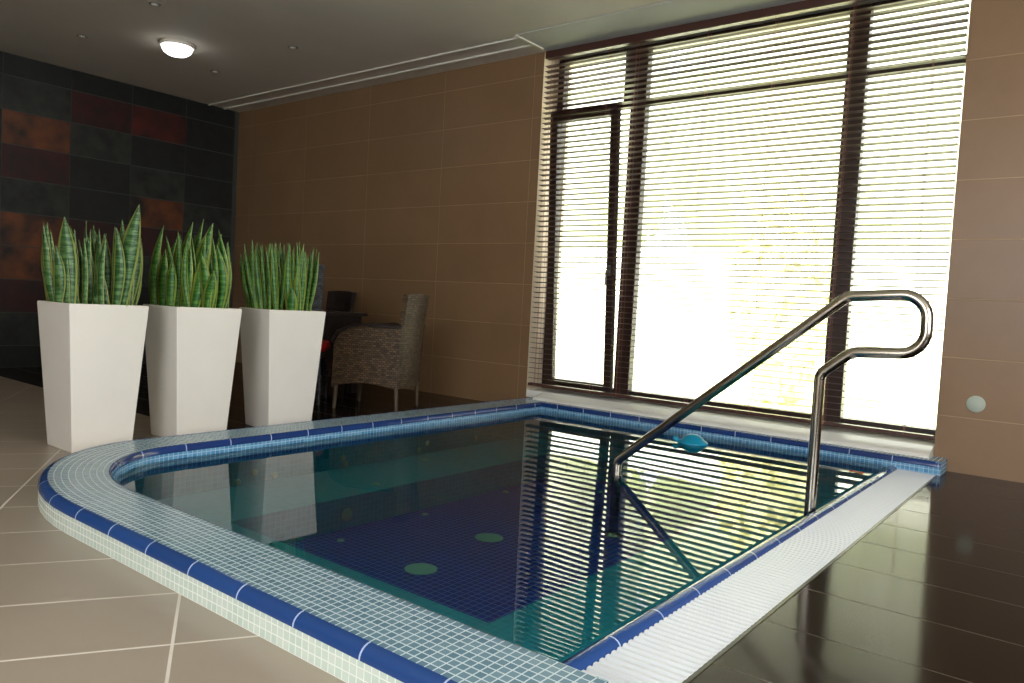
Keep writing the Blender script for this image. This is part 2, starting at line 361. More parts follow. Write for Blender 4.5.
m_sill = mat('white_sill', lin(238, 238, 232), .22)
mb = MB(); mb.prism([(5.2, .1015), (5.2, .112), (5.215, .124), (YN, .160), (YF - .002, .168), (YF - .002, .1015)], 'x', -3.79, WX1 - .004); mb.prism([(YN + .001, .1015), (YN + .001, .160), (YF - .002, .168), (YF - .002, .1015)], 'x', WX0 + .004, -3.79); mb.build('window_sill', m_sill, win)

# ---------------------------------------------------------------- venetian blind
bl = thing('venetian_blind', 'wide dark brown wooden venetian blind hanging open across the window', 'blind', (-2.37, 5.33, H))
YB = 5.33; bx0, bx1 = WX0 + .035, WX1 - .004
mb = MB(); mb.box(bx0, bx1, YB - .028, YB + .03, 3.0, H - .008); mb.build('headrail', m_slat, bl, bevel=.003)
mb = MB(); z = 2.935; tl = radians(7)
while z > .25:
    d = Vector((0, cos(tl), -sin(tl))); n = Vector((0, sin(tl), cos(tl))); rings = []
    for x in (bx0, bx1):
        c = Vector((x, YB, z)); rings.append([c - d * .025 - n * .0012, c + n * .0006, c + d * .025 - n * .0012, c + d * .025 + n * .0014, c + n * .0036, c - d * .025 + n * .0014])
    mb.sweep(rings); z -= .0437
mb.build('slats', m_slat, bl)
mb = MB(); mb.box(bx0, bx1, YB - .026, YB + .026, .205, .228); mb.build('bottom_rail', m_slat, bl, bevel=.003)
for cx in (-3.86, -3.30, -3.05, -2.459, -1.962, -1.453, -.965):
    mb = MB()
    for dy in (-.0275, .0275): mb.tube([(cx, YB + dy, 3.0), (cx, YB + dy, .21)], .0011, 6)
    mb.tube([(cx + .006, YB - .0275, 3.0), (cx + .006, YB - .0275, .21)], .0008, 6)
    mb.build('ladder_cord', m_cord, bl)

# ---------------------------------------------------------------- pool
pool = thing('pool', 'blue mosaic tiled plunge pool with a raised rounded rim and steps under water', 'pool', (-2.2, 3.1, -.33))
def path(off, x_end=RE_X, n=14, y_top=YN):
    """plan of the rim, 'off' metres out from the inner face (near and far sides scale with their widths)"""
    wx, wy = RI_X - RO_X, RI_Y - RO_Y
    x = RI_X - wx * off; y = RI_Y - wy * off; r = .72 + .33 * off; q = .54 + .21 * off
    pts = [(x_end, y)]
    for i in range(1, 9): pts.append((x_end + (x + r - x_end) * i / 9, y))
    for i in range(n + 1):
        a = -pi / 2 - (pi / 2) * i / n; pts.append((x + r + r * cos(a), y + q + q * sin(a)))
    return pts
def arclen(pts):
    L_ = [0]
    for a, b_ in zip(pts, pts[1:]): L_.append(L_[-1] + math.hypot(b_[0] - a[0], b_[1] - a[1]))
    return L_
def strip(mb, lows, ups, v0, v1, us, mi=0):
    for i in range(len(lows) - 1):
        mb.quad([lows[i], lows[i + 1], ups[i + 1], ups[i]], [(us[i], v0), (us[i + 1], v0), (us[i + 1], v1), (us[i], v1)], mi)
tail_out = [(RO_X, YN)]; tail_in = [(RI_X, NI_Y), (RE_X, NI_Y)]
TR = .03                                  # trim size
inner = path(0) ; outer = path(1)
# top of the coping: near + left sides in concentric rows, then the window side
mb = MB(); K = 1
wn = RI_Y - RO_Y
rows = 10; prev = None
RN = -.795; inn = path(0.03, RN); out = path(.9, RN); us = arclen(path(.5, RN))
inn2 = inn + [(inn[-1][0], YN)]; out2 = out + [(out[-1][0], YN)]; us2 = us + [us[-1] + YN - inn[-1][1]]
strip(mb, [(x, y, HR) for x, y in out2], [(x, y, HR) for x, y in inn2], 0, .0255 * 9, us2)
plane_uv(mb, [(RI_X - .008, NI_Y + .004), (RE_X, NI_Y + .004), (RE_X, YN), (RI_X - .008, YN)], HR)
mb.build('coping', m_mos, pool, recalc=False)
# outer face and its blue bullnose
def bull(o_pts, i_pts, cz0, us, mb, mirror=False):
    pass
mb = MB(); o1 = path(1.0, RN); us = arclen(o1); o2 = o1 + [(RO_X, YN)]; us2 = us + [us[-1] + YN - o1[-1][1]]
strip(mb, [(x, y, 0) for x, y in o2], [(x, y, HR - TR) for x, y in o2], 0, HR - TR, us2)
# end faces next to the grating
mb.build('outer_tiling', m_mosw, pool)
for ya, yb in ((RO_Y, RI_Y), (NI_Y + .002, YN - .002)):
    ex = RE_X if ya > 4 else RN
    me_ = MB(); me_.box(ex - .03, ex, ya, yb, 0, HR - .001); me_.build('end_tiling', m_mosb if ya > 4 else m_mos, pool)
def bullnose(mb, p_face, p_top, r, us):
    """quarter round from the face line (outer) to the top line"""
    n = 6; rings = []
    for (fx, fy), (tx, ty) in zip(p_face, p_top):
        d = Vector((tx - fx, ty - fy, 0)); dn = d.normalized(); rr = d.length; ring = [Vector((fx, fy, HR - r - .001)) - dn * .003]
        for k in range(n + 1):
            a = pi / 2 * k / n; ring.append(Vector((fx, fy, HR - r)) + dn * (rr * (1 - cos(a))) + Vector((0, 0, (r + .0015) * sin(a))) - dn * .003 * cos(a))
        rings.append(ring)
    vs = [0, .001] + [r * k / n for k in range(1, n + 1)]
    mb.sweep(rings, closed=False, uvs=(us, [v + 1 for v in vs]), caps=False)
mb = MB(); t1 = path(.885, RN); t2 = t1 + [(t1[-1][0], YN)]
bullnose(mb, o2, t2, TR, us2); mb.build('blue_edge_trim', m_trim, pool, smooth='auto')
# inner face: mosaic above and below the water line, with trim on the edge
i1 = path(0, E4 - .03); usi = arclen(i1); i2 = i1 + [(RI_X, NI_Y), (RE_X, NI_Y)]; usi2 = usi + [usi[-1] + NI_Y - i1[-1][1]]; usi2.append(usi2[-1] + RE_X - RI_X)
mb = MB(); strip(mb, [(x, y, -.02) for x, y in i2], [(x, y, HR - TR) for x, y in i2], -.02 - .0005, HR - TR - .0005, usi2)
mb.build('inner_tiling', m_mosb, pool)
mb = MB(); rings = []
for i, (x, y) in enumerate(i2):
    cx_, cy_ = -2.2, 3.2
    # direction away from the water
    if i == 0 or i < 9: d = Vector((0, -1, 0))
    elif i < len(i1): 
        a = -pi / 2 - (pi / 2) * (i - 9) / 14; d = Vector((cos(a), sin(a), 0))
    elif i == len(i1): d = Vector((-1, 1, 0))
    else: d = Vector((0, 1, 0))
    rg = [Vector((x, y, HR - TR - .004)) - d * .0]
    rg += [Vector((x, y, HR - TR)) - d * .004]
    for k in range(1, 6):
        a = pi / 2 * k / 5; rg.append(Vector((x, y, HR - TR)) + d * (-.004 + .018 * (1 - cos(a))) + Vector((0, 0, (TR + .0015) * sin(a))))
    rings.append(rg)
mb.sweep(rings, closed=False, uvs=(usi2, [1 + .005 * k for k in range(7)]), caps=False)
# square stop ends of the trim at the rim ends
mb.build('blue_edge_trim', m_trim2, pool, smooth='auto')
# overflow edge (low blue bullnose between water and grating)
mb = MB(); n = 8; rings = []
for y in [RI_Y + (NI_Y - RI_Y) * i / 4 for i in range(5)]:
    rg = [Vector((E4, y, -.03))]
    for k in range(n + 1):
        a = pi * k / n; rg.append(Vector((E4 - .03 + .03 * cos(a), y, .014 + .024 * sin(a))))
    rg.append(Vector((E4 - .06, y, -.02))); rings.append(rg)
mb.sweep(rings, closed=False, uvs=([RI_Y + (NI_Y - RI_Y) * i / 4 for i in range(5)], [1 + .01 * k for k in range(n + 3)]), caps=False)
mb.build('overflow_edge', m_trim, pool, smooth='auto')
# basin under water
BZ, FZ = -.16, -.33; FX0, FX1, FY0, FY1 = -3.09, -1.545, 1.945, 4.7
mb = MB()
strip(mb, [(x, y, BZ) for x, y in i2[:-1]], [(x, y, -.02) for x, y in i2[:-1]], BZ, -.02, usi2[:-1])
mb.quad([(RI_X, NI_Y, BZ), (E4 - .03, NI_Y, BZ), (E4 - .03, NI_Y, -.02), (RI_X, NI_Y, -.02)])
mb.quad([(E4 - .06, RI_Y, BZ), (E4 - .06, NI_Y, BZ), (E4 - .06, NI_Y, -.02), (E4 - .06, RI_Y, -.02)])
mb.build('basin_wall', m_teal, pool)
mb = MB(); X0, X1, Y0, Y1 = RI_X - .01, E4 - .03, RI_Y - .01, NI_Y + .01
for a, b_, c, d in ((X0, X1, Y0, FY0), (X0, X1, FY1, Y1), (X0, FX0, FY0, FY1), (FX1, X1, FY0, FY1)): plane_uv(mb, [(a, c), (b_, c), (b_, d), (a, d)], BZ)
for a, b_ in (((FX0, FY0), (FX1, FY0)), ((FX1, FY0), (FX1, FY1)), ((FX1, FY1), (FX0, FY1)), ((FX0, FY1), (FX0, FY0))):
    mb.quad([(a[0], a[1], FZ), (b_[0], b_[1], FZ), (b_[0], b_[1], BZ), (a[0], a[1], BZ)])
mb.build('bench', m_teal, pool)
mb = MB(); plane_uv(mb, [(FX0, FY0), (FX1, FY0), (FX1, FY1), (FX0, FY1)], FZ); mb.build('basin_floor', m_navy, pool)
for (x, y, r, z, ax) in ((-2.475, 3.075, .075, FZ, 'z'), (-2.39, 2.485, .075, FZ, 'z')):
    mb = MB(); mb.lathe([(0, .006), (r * .8, .006), (r, .002), (r, 0)], (x, y, z)); mb.build('floor_drain', m_jet, pool, smooth='auto')['label'] = 'pale green round drain cover'
for (y, z) in ((2.43, -.10), (2.33, -.14), (2.56, -.135), (3.05, -.10), (3.07, -.14), (3.71, -.13), (3.79, -.09), (4.3, -.11)):
    mb = MB(); mb.lathe([(0, .01), (.012, .01), (.018, .005), (.02, 0)], (RI_X, y, z), 16, axis='x'); mb.build('water_jet', m_jet, pool, smooth='auto')
for (x, y) in ((-3.0, 2.93), (-3.3, 3.62)): 
    mb = MB(); mb.lathe([(0, .006), (.02, .006), (.026, 0)], (x - .2, y, BZ), 16); mb.build('water_jet', m_jet, pool, smooth='auto')
mb = MB(); mb.lathe([(0, .01), (.025, .01), (.036, .004), (.036, 0)], (FX0, 2.63, -.255), 20, axis='x'); mb.build('water_jet', m_jet, pool, smooth='auto')
for x, y in ((-2.95, 2.48), (-3.0, 3.13), (-3.02, 3.9), (-2.6, 4.4)):
    mb = MB(); mb.lathe([(0, .006), (.016, .006), (.02, 0)], (x, y, FZ), 14); mb.build('water_jet', m_jet, pool, smooth='auto')
# the water surface
mb = MB(); poly = [(x, y) for x, y in path(0, E4 - .061)] + [(RI_X, NI_Y), (E4 - .061, NI_Y)]
plane_uv(mb, poly[::-1], WZ); wt = mb.build('pool_water', m_water, recalc=False); tag(wt, 'still clear water filling the blue tiled pool', 'water', kind='stuff')

# ---------------------------------------------------------------- overflow grating
mb = MB(); gx0, gx1 = E4 + .001, GX - .003; y = RI_Y + .012
while y < NI_Y - .014:
    prof = [(y - .0105, .0), (y - .0105, .017), (y - .006, .024), (y + .006, .024), (y + .0105, .017), (y + .0105, .0)]
    mb.prism(prof, 'x', gx0, gx1); y += .0295
mb.box(gx0 + .03, gx0 + .045, RI_Y + .01, NI_Y - .01, .0, .014); mb.box(gx1 - .045, gx1 - .03, RI_Y + .01, NI_Y - .01, .0, .014)
g = mb.build('overflow_grating', m_grate); recenter(g); tag(g, 'white ribbed plastic overflow grating running beside the blue pool edge', 'grating')
m_gut = mat('gutter', lin(150, 156, 160), .6)
mb = MB(); mb.quad([(E4, RI_Y, -.05), (GX, RI_Y, -.05), (GX, NI_Y, -.05), (E4, NI_Y, -.05)]); mb.quad([(GX, RI_Y, -.05), (GX, NI_Y, -.05), (GX, NI_Y, FD), (GX, RI_Y, FD)])
mb.quad([(E4, RI_Y, -.05), (E4, NI_Y, -.05), (E4, NI_Y, 0), (E4, RI_Y, 0)])
mb.build('gutter', m_gut, pool)
mb = MB(); mb.box(GX - .004, GX + .008, RI_Y, NI_Y, -.01, .022); mb.build('gutter_edge', m_tabtop, pool)

# ---------------------------------------------------------------- handrail
hr = thing('handrail', 'polished steel handrail bent in a loop, standing in the pool by the grating', 'handrail', (-1.5, 3.62, -.18))
def fillet(pts, rads, n=8):
    out = [Vector(pts[0])]
    for i in range(1, len(pts) - 1):
        p, a, b_ = Vector(pts[i]), Vector(pts[i - 1]), Vector(pts[i + 1]); r = rads[i - 1]
        d1, d2 = (a - p).normalized(), (b_ - p).normalized(); ang = d1.angle(d2); t = min(r / math.tan(ang / 2), (a - p).length * .49, (b_ - p).length * .49)
        r = t * math.tan(ang / 2); c = p + (d1 + d2).normalized() * (r / sin(ang / 2)); s0, s1 = p + d1 * t - c, p + d2 * t - c
        full = s0.angle(s1); ax = s0.cross(s1).normalized()
        for k in range(n + 1): out.append(c + Matrix.Rotation(full * k / n, 3, ax) @ s0)
    out.append(Vector(pts[-1])); return out
YR = 3.62
P = [(-2.045, YR, -.33), (-2.045, YR, .085), (-.925, YR, 1.018), (-.60, YR, 1.045), (-.605, YR, .78), (-.89, YR, .77), (-1.02, YR, .66), (-1.02, YR, -.18)]
P[3] = (-.603, YR, 1.04); P[4] = (-.598, YR, .785)
mb = MB(); mb.tube(fillet(P, [.06, .09, .1, .1, .09, .06]), .0245, 20); mb.build('rail_tube', m_steel, hr, smooth='auto')
for x, z in ((-2.045, FZ), (-1.078, BZ)):
    if x == -1.078: x = -1.02
    mb = MB(); mb.lathe([(.0246, .02), (.035, .016), (.05, .004), (.05, 0), (.0246, 0)], (x, YR, z), 20); mb.build('base_flange', m_steel, hr, smooth='auto')

# ---------------------------------------------------------------- things on the water
fl = thing('floating_dispenser', 'small turquoise domed float on the water by the window side', 'float', (-2.14, 4.79, WZ))
mb = MB(); mb.lathe([(0, .062), (.03, .058), (.06, .042), (.078, .022), (.09, .018), (.1, .008), (.1, -.004), (.08, -.012), (0, -.014)], (-2.13, 4.77, WZ + .002), 26); mb.build('dome', m_float, fl, smooth=True)
mb = MB(); mb.lathe([(0, .038), (.014, .034), (.024, .02), (.022, .004), (0, 0)], (-2.225, 4.71, WZ + .006), 16); mb.build('knob', m_float, fl, smooth=True)
mb = MB(); c = Vector((-1.08, 4.70, WZ + .004)); ring = []
for k in range(12):
    a = 2 * pi * k / 12; r = .026 * (1 + .4 * cos(2 * a)); ring.append(c + Vector((r * cos(a) * 1.2, r * sin(a) * .8, .004 * sin(3 * a))))
mb.sweep([ring, [p + Vector((0, 0, .002)) for p in ring]]); lf = mb.build('fallen_leaf', m_leafbrown); recenter(lf); tag(lf, 'small reddish brown leaf floating in the pool corner by the grating', 'leaf')

# ---------------------------------------------------------------- planters and snake plants
def planter(cx, cy, rot, label):
    t = thing('planter', label, 'planter', (cx, cy, 0), 'white planters in a row beside the pool')
    Hh, a, b_ = .785, .204, .155; R = Matrix.Translation((cx, cy, 0)) @ Matrix.Rotation(rot, 4, 'Z'); mb = MB()
    def ring(h, z): return [R @ Vector((sx * h, sy * h, z)) for sx, sy in ((-1, -1), (1, -1), (1, 1), (-1, 1))]
    mb.sweep([ring(b_ - .004, 0), ring(b_, .006), ring(a, Hh - .008), ring(a - .003, Hh), ring(a - .02, Hh), ring(a - .024, Hh - .06), ring(a - .03, Hh - .06)], caps=True)
    mb.build('pot', m_white, t, bevel=.004)
    mb = MB(); mb.sweep([ring(a - .05, Hh - .12), ring(a - .0235, Hh - .055), ring(a - .026, Hh - .045)]); mb.build('soil', m_soil, t)
PL = [(-4.345, 1.865, 0, 'tall white tapered planter, nearest the left edge and foremost of three'),
      (-4.335, 2.43, -.01, 'tall white tapered planter in the middle of the row of three'),
      (-4.33, 3.06, -.1, 'tall white tapered planter farthest back, next to the wicker chair')]
for a in PL: planter(*a)
RV = Vector((cos(YAW), sin(YAW), 0)); FV = Vector((-sin(YAW), cos(YAW), 0))
def leaf(mb, base, top, width, bow=0.0, twist=0.0, wf=.62, n=12, face=None):
    """blade from base to top, curved sideways by 'bow', V-folded cross-section with thickness"""
    base, top = Vector(base), Vector(top); ax = top - base; side = RV.copy() if face is None else face
    rings = []; us = []
    for i in range(n + 1):
        t = i / n; p = base + ax * t + RV * bow * sin(pi * t)
        ww = width * (wf + (1 - wf) * sin(min(t / .55, 1) * pi / 2)) * (1 if t < .5 else max(.02, (1 - ((t - .5) / .5) ** 1.9)))
        a = twist * t; s1 = (side * cos(a) + side.cross(Vector((0, 0, 1))) * sin(a)); nn = s1.cross(ax).normalized()
        rings.append([p - s1 * ww / 2 + nn * ww * .12, p + nn * -.002, p + s1 * ww / 2 + nn * ww * .12, p + nn * .0028 ])
    R_ = [[mb.bm.verts.new(q) for q in r] for r in rings]; uu = [0, .5, 1, .5, 0]
    for i in range(n):
        for j in range(4):
            k = (j + 1) % 4; f = mb.bm.faces.new((R_[i][j], R_[i][k], R_[i + 1][k], R_[i + 1][j]))
            u0, u1 = uu[j], uu[j + 1]
            for l, (u, v) in zip(f.loops, ((u0, i / n), (u1, i / n), (u1, (i + 1) / n), (u0, (i + 1) / n))): l[mb.uv].uv = (u, v)
def plant(ci, leaves, label, material):
    cx, cy = PL[ci][0], PL[ci][1]; mb = MB(); c = Vector((cx, cy, .735))
    for (s0, d0, s1, h, wd, bow, tw) in leaves:
        q = c + RV * s0 + FV * d0
        # keep the roots inside the pot
        q.x = max(cx - .165, min(cx + .165, q.x)); q.y = max(cy - .165, min(cy + .165, q.y))
        tip = c + RV * s1 + FV * (d0 * 1.15) + Vector((0, 0, h + .05))
        leaf(mb, q, tip, wd * 1.28, bow, tw)
    o = mb.build('snake_plant', material, smooth=True, recalc=True)
    me = o.data; me.transform(Matrix.Translation(-c)); o.location = c
    tag(o, label, 'plant', 'snake plants in the white planters')
rnd = random.Random(3)
# pixel offset helper: leaf list as (base offset, depth, tip offset, height, width, bow, twist)
s = 1 / 187.
L1 = [((58 - 97) * s, .02, (43 - 97) * s, .41, .035, .0, .2), ((66 - 97) * s, -.08, (62 - 97) * s, .38, .07, -.004, .3), ((71 - 97) * s, .0, (71 - 97) * s, .41, .045, .004, .6),
      ((84 - 97) * s, -.1, (78 - 97) * s, .45, .08, .008, -.2), ((90 - 97) * s, -.02, (90 - 97) * s, .44, .05, 0, .8), ((99 - 97) * s, .03, (95 - 97) * s, .37, .05, .006, .3),
      ((107 - 97) * s, -.05, (95 - 97) * s, .36, .04, 0, .4), ((112 - 97) * s, 0, (106 - 97) * s, .38, .05, .004, -.5), ((119 - 97) * s, -.07, (108 - 97) * s, .24, .045, 0, .2),
      ((120 - 97) * s, .02, (117 - 97) * s, .38, .045, 0, .6), ((123 - 97) * s, -.02, (126 - 97) * s, .46, .055, .02, .2), ((131 - 97) * s, -.06, (147 - 97) * s, .54, .085, -.004, -.1),
      ((129 - 97) * s, 0, (133 - 97) * s, .27, .05, 0, .4), ((76 - 97) * s, .08, (58 - 97) * s, .37, .04, 0, .3), ((94 - 97) * s, .1, (83 - 97) * s, .43, .045, 0, -.3), ((105 - 97) * s, .1, (112 - 97) * s, .39, .05, 0, .3)]
for k in range(40):
    b0 = rnd.uniform(-.2, .2); L1.append((b0, rnd.uniform(-.12, .12), b0 * 1.15 + rnd.uniform(-.03, .03), rnd.uniform(.24, .42), rnd.uniform(.028, .052), rnd.uniform(-.025, .025), rnd.uniform(-.8, .8)))
plant(0, L1, 'snake plant in the nearest planter, with one tall blade leaning right', m_leaf)
s = 1 / 166.
def off(px, c=193): return (px - c) * s
L2 = [(off(158), -.05, off(166), .47, .045, -.025, .2), (off(163), 0, off(176), .42, .045, -.02, .5), (off(170), -.08, off(171), .33, .06, -.004, .3), (off(181), -.03, off(193), .50, .06, -.02, .3),
      (off(184), .05, off(197), .53, .05, -.01, .5), (off(178), -.1, off(180), .27, .05, 0, -.4), (off(190), -.09, off(196), .36, .055, .01, .4), (off(204), -.06, off(215), .50, .085, -.03, .2),
      (off(200), -.1, off(211), .34, .06, .01, -.3), (off(214), -.11, off(208), .32, .055, .02, .2), (off(222), -.05, off(220), .46, .05, .04, .4), (off(227), -.08, off(221), .37, .055, .035, .1),
      (off(218), -.12, off(222), .22, .06, 0, 0), (off(210), .03, off(217), .44, .045, 0, .8), (off(195), .06, off(188), .43, .045, 0, .5), (off(173), .08, off(168), .38, .045, 0, -.5)]
for k in range(40):
    b0 = rnd.uniform(-.2, .2); L2.append((b0, rnd.uniform(-.12, .12), b0 * 1.1 + rnd.uniform(-.03, .03), rnd.uniform(.26, .45), rnd.uniform(.028, .05), rnd.uniform(-.03, .03), rnd.uniform(-.8, .8)))
plant(1, L2, 'snake plant in the middle planter, blades arching inwards at the tips', m_leaf2)
L3 = []
for k in range(80):
    b0 = -.22 + .39 * (k / 79); h = .36 + .09 * rnd.random() - (.06 if abs(b0) > .17 else 0)
    L3.append((b0, rnd.uniform(-.13, .1), b0 * 1.1 + rnd.uniform(-.05, .05), h, rnd.uniform(.022, .036), rnd.uniform(-.012, .012), rnd.uniform(-.9, .9)))
L3 += [(.10, -.13, .10, .15, .06, 0, .1), (.15, -.1, .16, .38, .055, 0, .1), (-.17, -.1, -.17, .30, .05, 0, .2)]
plant(2, L3, 'snake plant in the farthest planter, dense narrow upright blades', m_leaf2)

# ---------------------------------------------------------------- wicker chairs
def chair(cx, cy, rot, label, wm, hb=.93, w=.56, d=.56, lean_b=.065, arms=True, lm=None):
    """local frame: back at +x, front at -x"""
    t = thing('wicker_chair', label, 'chair', (cx, cy, 0), 'wicker chairs round the table')
    T = Matrix.Translation((cx, cy, 0)) @ Matrix.Rotation(rot, 4, 'Z')
    hw, hd = w / 2, d / 2
    def V(x, y, z): return T @ Vector((x, y, z))
    # back: wrapped, flared panel with thickness
    mb = MB(); nz_, ny = 10, 8; rings = []; us = []
    for i in range(nz_ + 1):
        u = i / nz_; z = .19 + (hb - .19) * u; xb = hd - .02 + lean_b * u ** 1.8; hw_ = hw * (.92 - .05 * sin(pi * u) + .02 * u); rg = []
        for side in (1, -1):
            for j in range(ny + 1):
                v = -1 + 2 * j / ny; v = v if side == 1 else -v; cv = (1 - v * v) * .05
                rg.append(V(xb + cv - (.0 if side == 1 else .045), v * hw_ * (1 if side == 1 else .97), z + .012 * (1 - v * v) * (1 if i == nz_ else 0)))
        rings.append(rg); us.append(z)
    vs = [w * j / ny for j in range(ny + 1)] + [2 + w * j / ny for j in range(ny + 2)]
    R_ = [[mb.bm.verts.new(p) for p in r] for r in rings]; n = len(R_[0])
    for i in range(nz_):
        for j in range(n):
            k = (j + 1) % n; f = mb.bm.faces.new((R_[i][j], R_[i][k], R_[i + 1][k], R_[i + 1][j])); vj = vs[j]; vk = vs[j + 1]
            for l, uv_ in zip(f.loops, ((vj, us[i]), (vk, us[i]), (vk, us[i + 1]), (vj, us[i + 1]))): l[mb.uv].uv = uv_
    for r in (R_[0], R_[-1][::-1]): f = mb.bm.faces.new(r); mb.box_uv(f)
    mb.build('backrest', wm, t, smooth='auto')
    # sides, with sloping arm and arched skirt
    side = [(hd - .01, .19), (hd + .005, .66), (.05, .665), (-hd + .16, .655), (-hd + .05, .60), (-hd + .01, .53), (-hd, .17), (-hd + .05, .19), (-hd + .16, .212), (0, .22), (hd - .16, .212), (hd - .06, .19)]
    for sg in ((-1, 1) if arms else ()):
        y0 = sg * hw; y1 = sg * (hw - .04); mb = MB(); n = len(side)
        A_ = [mb.bm.verts.new(V(x, y0, z)) for x, z in side]; B_ = [mb.bm.verts.new(V(x, y1, z)) for x, z in side]
        for vs_ in (A_, B_[::-1]):
            f = mb.bm.faces.new(vs_)
            src = side if vs_ is A_ else side[::-1]
            for l, (x, z) in zip(f.loops, src): l[mb.uv].uv = (x, z)
        for i in range(n):
            k = (i + 1) % n; f = mb.bm.faces.new((A_[i], B_[i], B_[k], A_[k]))
            for l, uv_ in zip(f.loops, ((0, side[i][1]), (.04, side[i][1]), (.04, side[k][1] + .001), (0, side[k][1] + .001))): l[mb.uv].uv = uv_
        sp_ = mb.build('side_panel', wm, t, bevel=.006)
        mb = MB(); pts = [(hd + .01, .672), (.05, .678), (-hd + .16, .668), (-hd + .04, .61), (-hd - .005, .53)]
        rings = []
        for i, (x, z) in enumerate(pts):
            a0 = pts[max(i - 1, 0)]; a1 = pts[min(i + 1, len(pts) - 1)]; tx, tz = a1[0] - a0[0], a1[1] - a0[1]; l_ = math.hypot(tx, tz); nx, nz2 = tz / l_, -tx / l_
            if nz2 < 0: nx, nz2 = -nx, -nz2
            if i >= 3: nx, nz2 = -.7, .7
            rings.append([V(x + nx * h, sg * (hw - .02) + dy, z + nz2 * h) for dy, h in ((-.034, -.01), (-.034, .008), (-.02, .016), (.02, .016), (.034, .008), (.034, -.01))])
        mb.sweep(rings); mb.build('armrest', m_tabtop if wm is m_wicker else wm, sp_, smooth='auto')
    # seat and front apron
    mb = MB(); ap = [(-hw + .04, .2), (-hw + .1, .24), (0, .26), (hw - .1, .24), (hw - .04, .2), (hw - .04, .42), (-hw + .04, .42)]
    mb.prism(ap, 'x', -hd + .002, -hd + .03, T=T); mb.box(-hd + .03, hd - .0, -hw + .04, hw - .04, .36, .42, T=T)
    mb.build('seat', wm, t, bevel=.008)
    for sx, sy in ((-1, -1), (-1, 1), (1, -1), (1, 1)):
        mb = MB(); x = sx * (hd - .03) - .0; y = sy * (hw - .03)
        mb.tube([V(x, y, .24), V(x + sx * .004, y, .12), V(x + sx * .012, y, 0)], [.019, .017, .014], 12); mb.build('leg', lm or m_chairleg, t, smooth='auto')
    return t
chair(-4.665, 4.235, .46, 'brown wicker armchair seen from its side, nearest the pool and standing by the tan wall', m_wicker)
chair(-6.36, 4.965, pi / 2, 'dark wicker armchair behind the table, its back against the tan wall', m_wickerd, hb=.93, w=.44, d=.46, lm=m_wickerd)
chair(-5.30, 3.90, -pi / 4, 'black high backed wicker chair half hidden behind the farthest planter', m_wickerb, hb=1.13, w=.5, d=.5, arms=False, lm=m_wickerb)
T = Matrix.Translation((-5.28, 3.92, 0)) @ Matrix.Rotation(-pi / 4, 4, 'Z')
mb = MB(); ring = []
for i in range(4):
    pass
rings = []
for h, g in ((.422, .19), (.43, .22), (.465, .235), (.5, .22), (.51, .18)):
    rings.append([T @ Vector((g * (1 if abs(cos(a)) ** .5 > 0 else 1) * math.copysign(abs(cos(a)) ** .45, cos(a)) - .02, g * math.copysign(abs(sin(a)) ** .45, sin(a)), h)) for a in [2 * pi * k / 28 for k in range(28)]])
mb.sweep(rings); cu = mb.build('seat_cushion', m_red, smooth='auto'); recenter(cu); tag(cu, 'red cushion on the black wicker seat beside the farthest planter', 'cushion')
# wicker table
tb = thing('dining_table', 'small dark wicker table among the wicker armchairs', 'table', (-5.82, 4.48, 0))
mb = MB(); mb.box(-6.25, -5.37, 4.25, 4.72, .715, .745); mb.build('table_top', m_tabtop, tb, bevel=.006)
mb = MB(); mb.box(-6.2, -5.42, 4.28, 4.69, .64, .714); mb.build('apron', m_wickerd, tb)
for x in (-6.17, -5.48):
    for y in (4.31, 4.66): mb = MB(); mb.box(x - .03, x + .03, y - .03, y + .03, 0, .64); mb.build('leg', m_wickerd, tb, bevel=.004)

# ---------------------------------------------------------------- ceiling lamp and fittings
lp = thing('ceiling_lamp', 'round white ceiling lamp, switched on', 'lamp', (-6.76, 3.56, H))
mb = MB(); mb.lathe([(0, 0), (.143, 0), (.148, -.012), (.143, -.028), (.13, -.03), (0, -.03)], (-6.76, 3.56, H), 32); mb.build('lamp_base', m_bead, lp, smooth='auto')
mb = MB(); mb.lathe([(.132, -.03), (.128, -.048), (.112, -.075), (.078, -.097), (.035, -.107), (0, -.109)], (-6.76, 3.56, H), 32); mb.build('lamp_shade', m_lamp, lp, smooth=True)
fits = [((-7.345, 2.996), 'small unlit round ceiling fitting left of the lamp'), ((-5.856, 4.142), 'small unlit round ceiling fitting right of the lamp'),
        ((-7.22, 4.201), 'small unlit round ceiling fitting between the lamp and the slate wall corner'), ((-5.974, 2.96), 'small unlit round ceiling fitting nearest the top edge, above the lamp')]
for (x, y), lab in fits:
    t = thing('ceiling_fitting', lab, 'ceiling fitting', (x, y, H), 'small ceiling fittings')
    mb = MB(); mb.lathe([(.03, 0), (.045, 0), (.045, -.006), (.034, -.01), (.03, -.006)], (x, y, H), 20); mb.build('ring', m_steelring, t, smooth='auto')
    mb = MB(); mb.lathe([(.0, -.002), (.029, -.002), (.026, -.012), (.012, -.018), (0, -.018)], (x, y, H), 20); mb.build('lens', m_bead, t, smooth='auto')
mb = MB(); mb.lathe([(0, -.012), (.044, -.012), (.05, -.008), (.05, 0), (0, 0)], (-.588, YN, .451), 26, axis='y'); d = mb.build('wall_cap', m_disc, smooth='auto'); tag(d, 'small round pale cover plate low on the tan wall right of the window', 'cover plate')

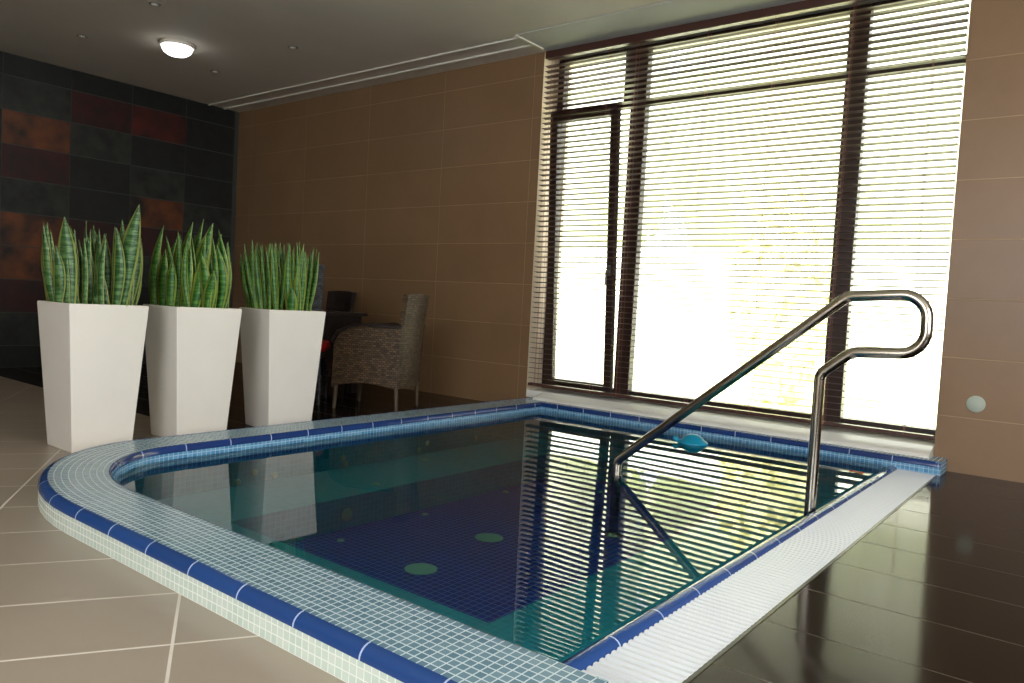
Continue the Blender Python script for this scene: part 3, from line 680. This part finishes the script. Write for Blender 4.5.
# ---------------------------------------------------------------- outside the window
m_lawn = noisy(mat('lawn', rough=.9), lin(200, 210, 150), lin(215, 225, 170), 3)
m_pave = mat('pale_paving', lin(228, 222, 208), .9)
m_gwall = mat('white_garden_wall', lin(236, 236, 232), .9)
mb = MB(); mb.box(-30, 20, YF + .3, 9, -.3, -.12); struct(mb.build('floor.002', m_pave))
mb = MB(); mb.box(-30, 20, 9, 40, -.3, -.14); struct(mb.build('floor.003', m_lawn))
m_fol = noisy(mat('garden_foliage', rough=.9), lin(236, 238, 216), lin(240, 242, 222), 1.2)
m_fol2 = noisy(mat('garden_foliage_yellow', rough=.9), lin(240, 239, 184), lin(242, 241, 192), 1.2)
def bush(x, y, z0, rx, ry, rz, label, cat, name, m, seed=1, cards=900):
    """a leafy crown: lumpy solid core under a skin of leaves"""
    from mathutils import noise
    r = random.Random(seed); t = thing(name, label, cat, (x, y, -.14)); c = Vector((x, y, z0 + rz)); mb = MB()
    nu, nv = 40, 22; rings = []
    def surf(a, e):
        d = Vector((cos(a) * cos(e), sin(a) * cos(e), sin(e))); q = 1 + .22 * noise.noise(d * 2.2 + Vector((seed, 0, 0))) + .1 * noise.noise(d * 6 + Vector((seed, 3, 0)))
        return c + Vector((d.x * rx, d.y * ry, d.z * rz)) * q
    for i in range(nv + 1):
        e = -pi / 2 + pi * (i + .02) / (nv + .04); rings.append([surf(2 * pi * j / nu, e) for j in range(nu)])
    mb.sweep(rings)
    for k in range(cards):
        p = surf(r.uniform(0, 2 * pi), math.asin(r.uniform(-1, 1))); p = c + (p - c) * r.uniform(.96, 1.06); sz = r.uniform(.06, .13)
        u = Vector((r.uniform(-1, 1), r.uniform(-1, 1), r.uniform(-1, 1))).normalized(); v = u.cross(Vector((r.uniform(-1, 1), r.uniform(-1, 1), .3))).normalized()
        mb.bm.faces.new([mb.bm.verts.new(q) for q in (p - u * sz, p - v * sz * .5, p + u * sz, p + v * sz * .5)])
    mb.build('foliage', m, t, smooth=True, recalc=False)
    if z0 < .2: return
    mb = MB(); mb.tube([(x, y, -.14), (x + .03, y, z0 * .6), (x, y, z0 + rz * .6)], [.1, .08, .05], 8); mb.build('trunk', m_chairleg, t)
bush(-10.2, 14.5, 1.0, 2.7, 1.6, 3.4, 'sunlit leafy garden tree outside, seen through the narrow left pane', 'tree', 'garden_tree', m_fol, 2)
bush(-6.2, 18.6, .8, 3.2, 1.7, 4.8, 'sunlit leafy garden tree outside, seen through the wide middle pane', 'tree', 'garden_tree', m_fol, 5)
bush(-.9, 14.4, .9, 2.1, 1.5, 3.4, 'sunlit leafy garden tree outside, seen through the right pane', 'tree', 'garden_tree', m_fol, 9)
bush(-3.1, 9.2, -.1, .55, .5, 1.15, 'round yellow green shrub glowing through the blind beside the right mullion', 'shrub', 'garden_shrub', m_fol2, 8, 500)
mb = MB(); mb.box(-16, 8, 12, 12.2, -.14, 2.0); struct(mb.build('wall_garden', m_gwall))
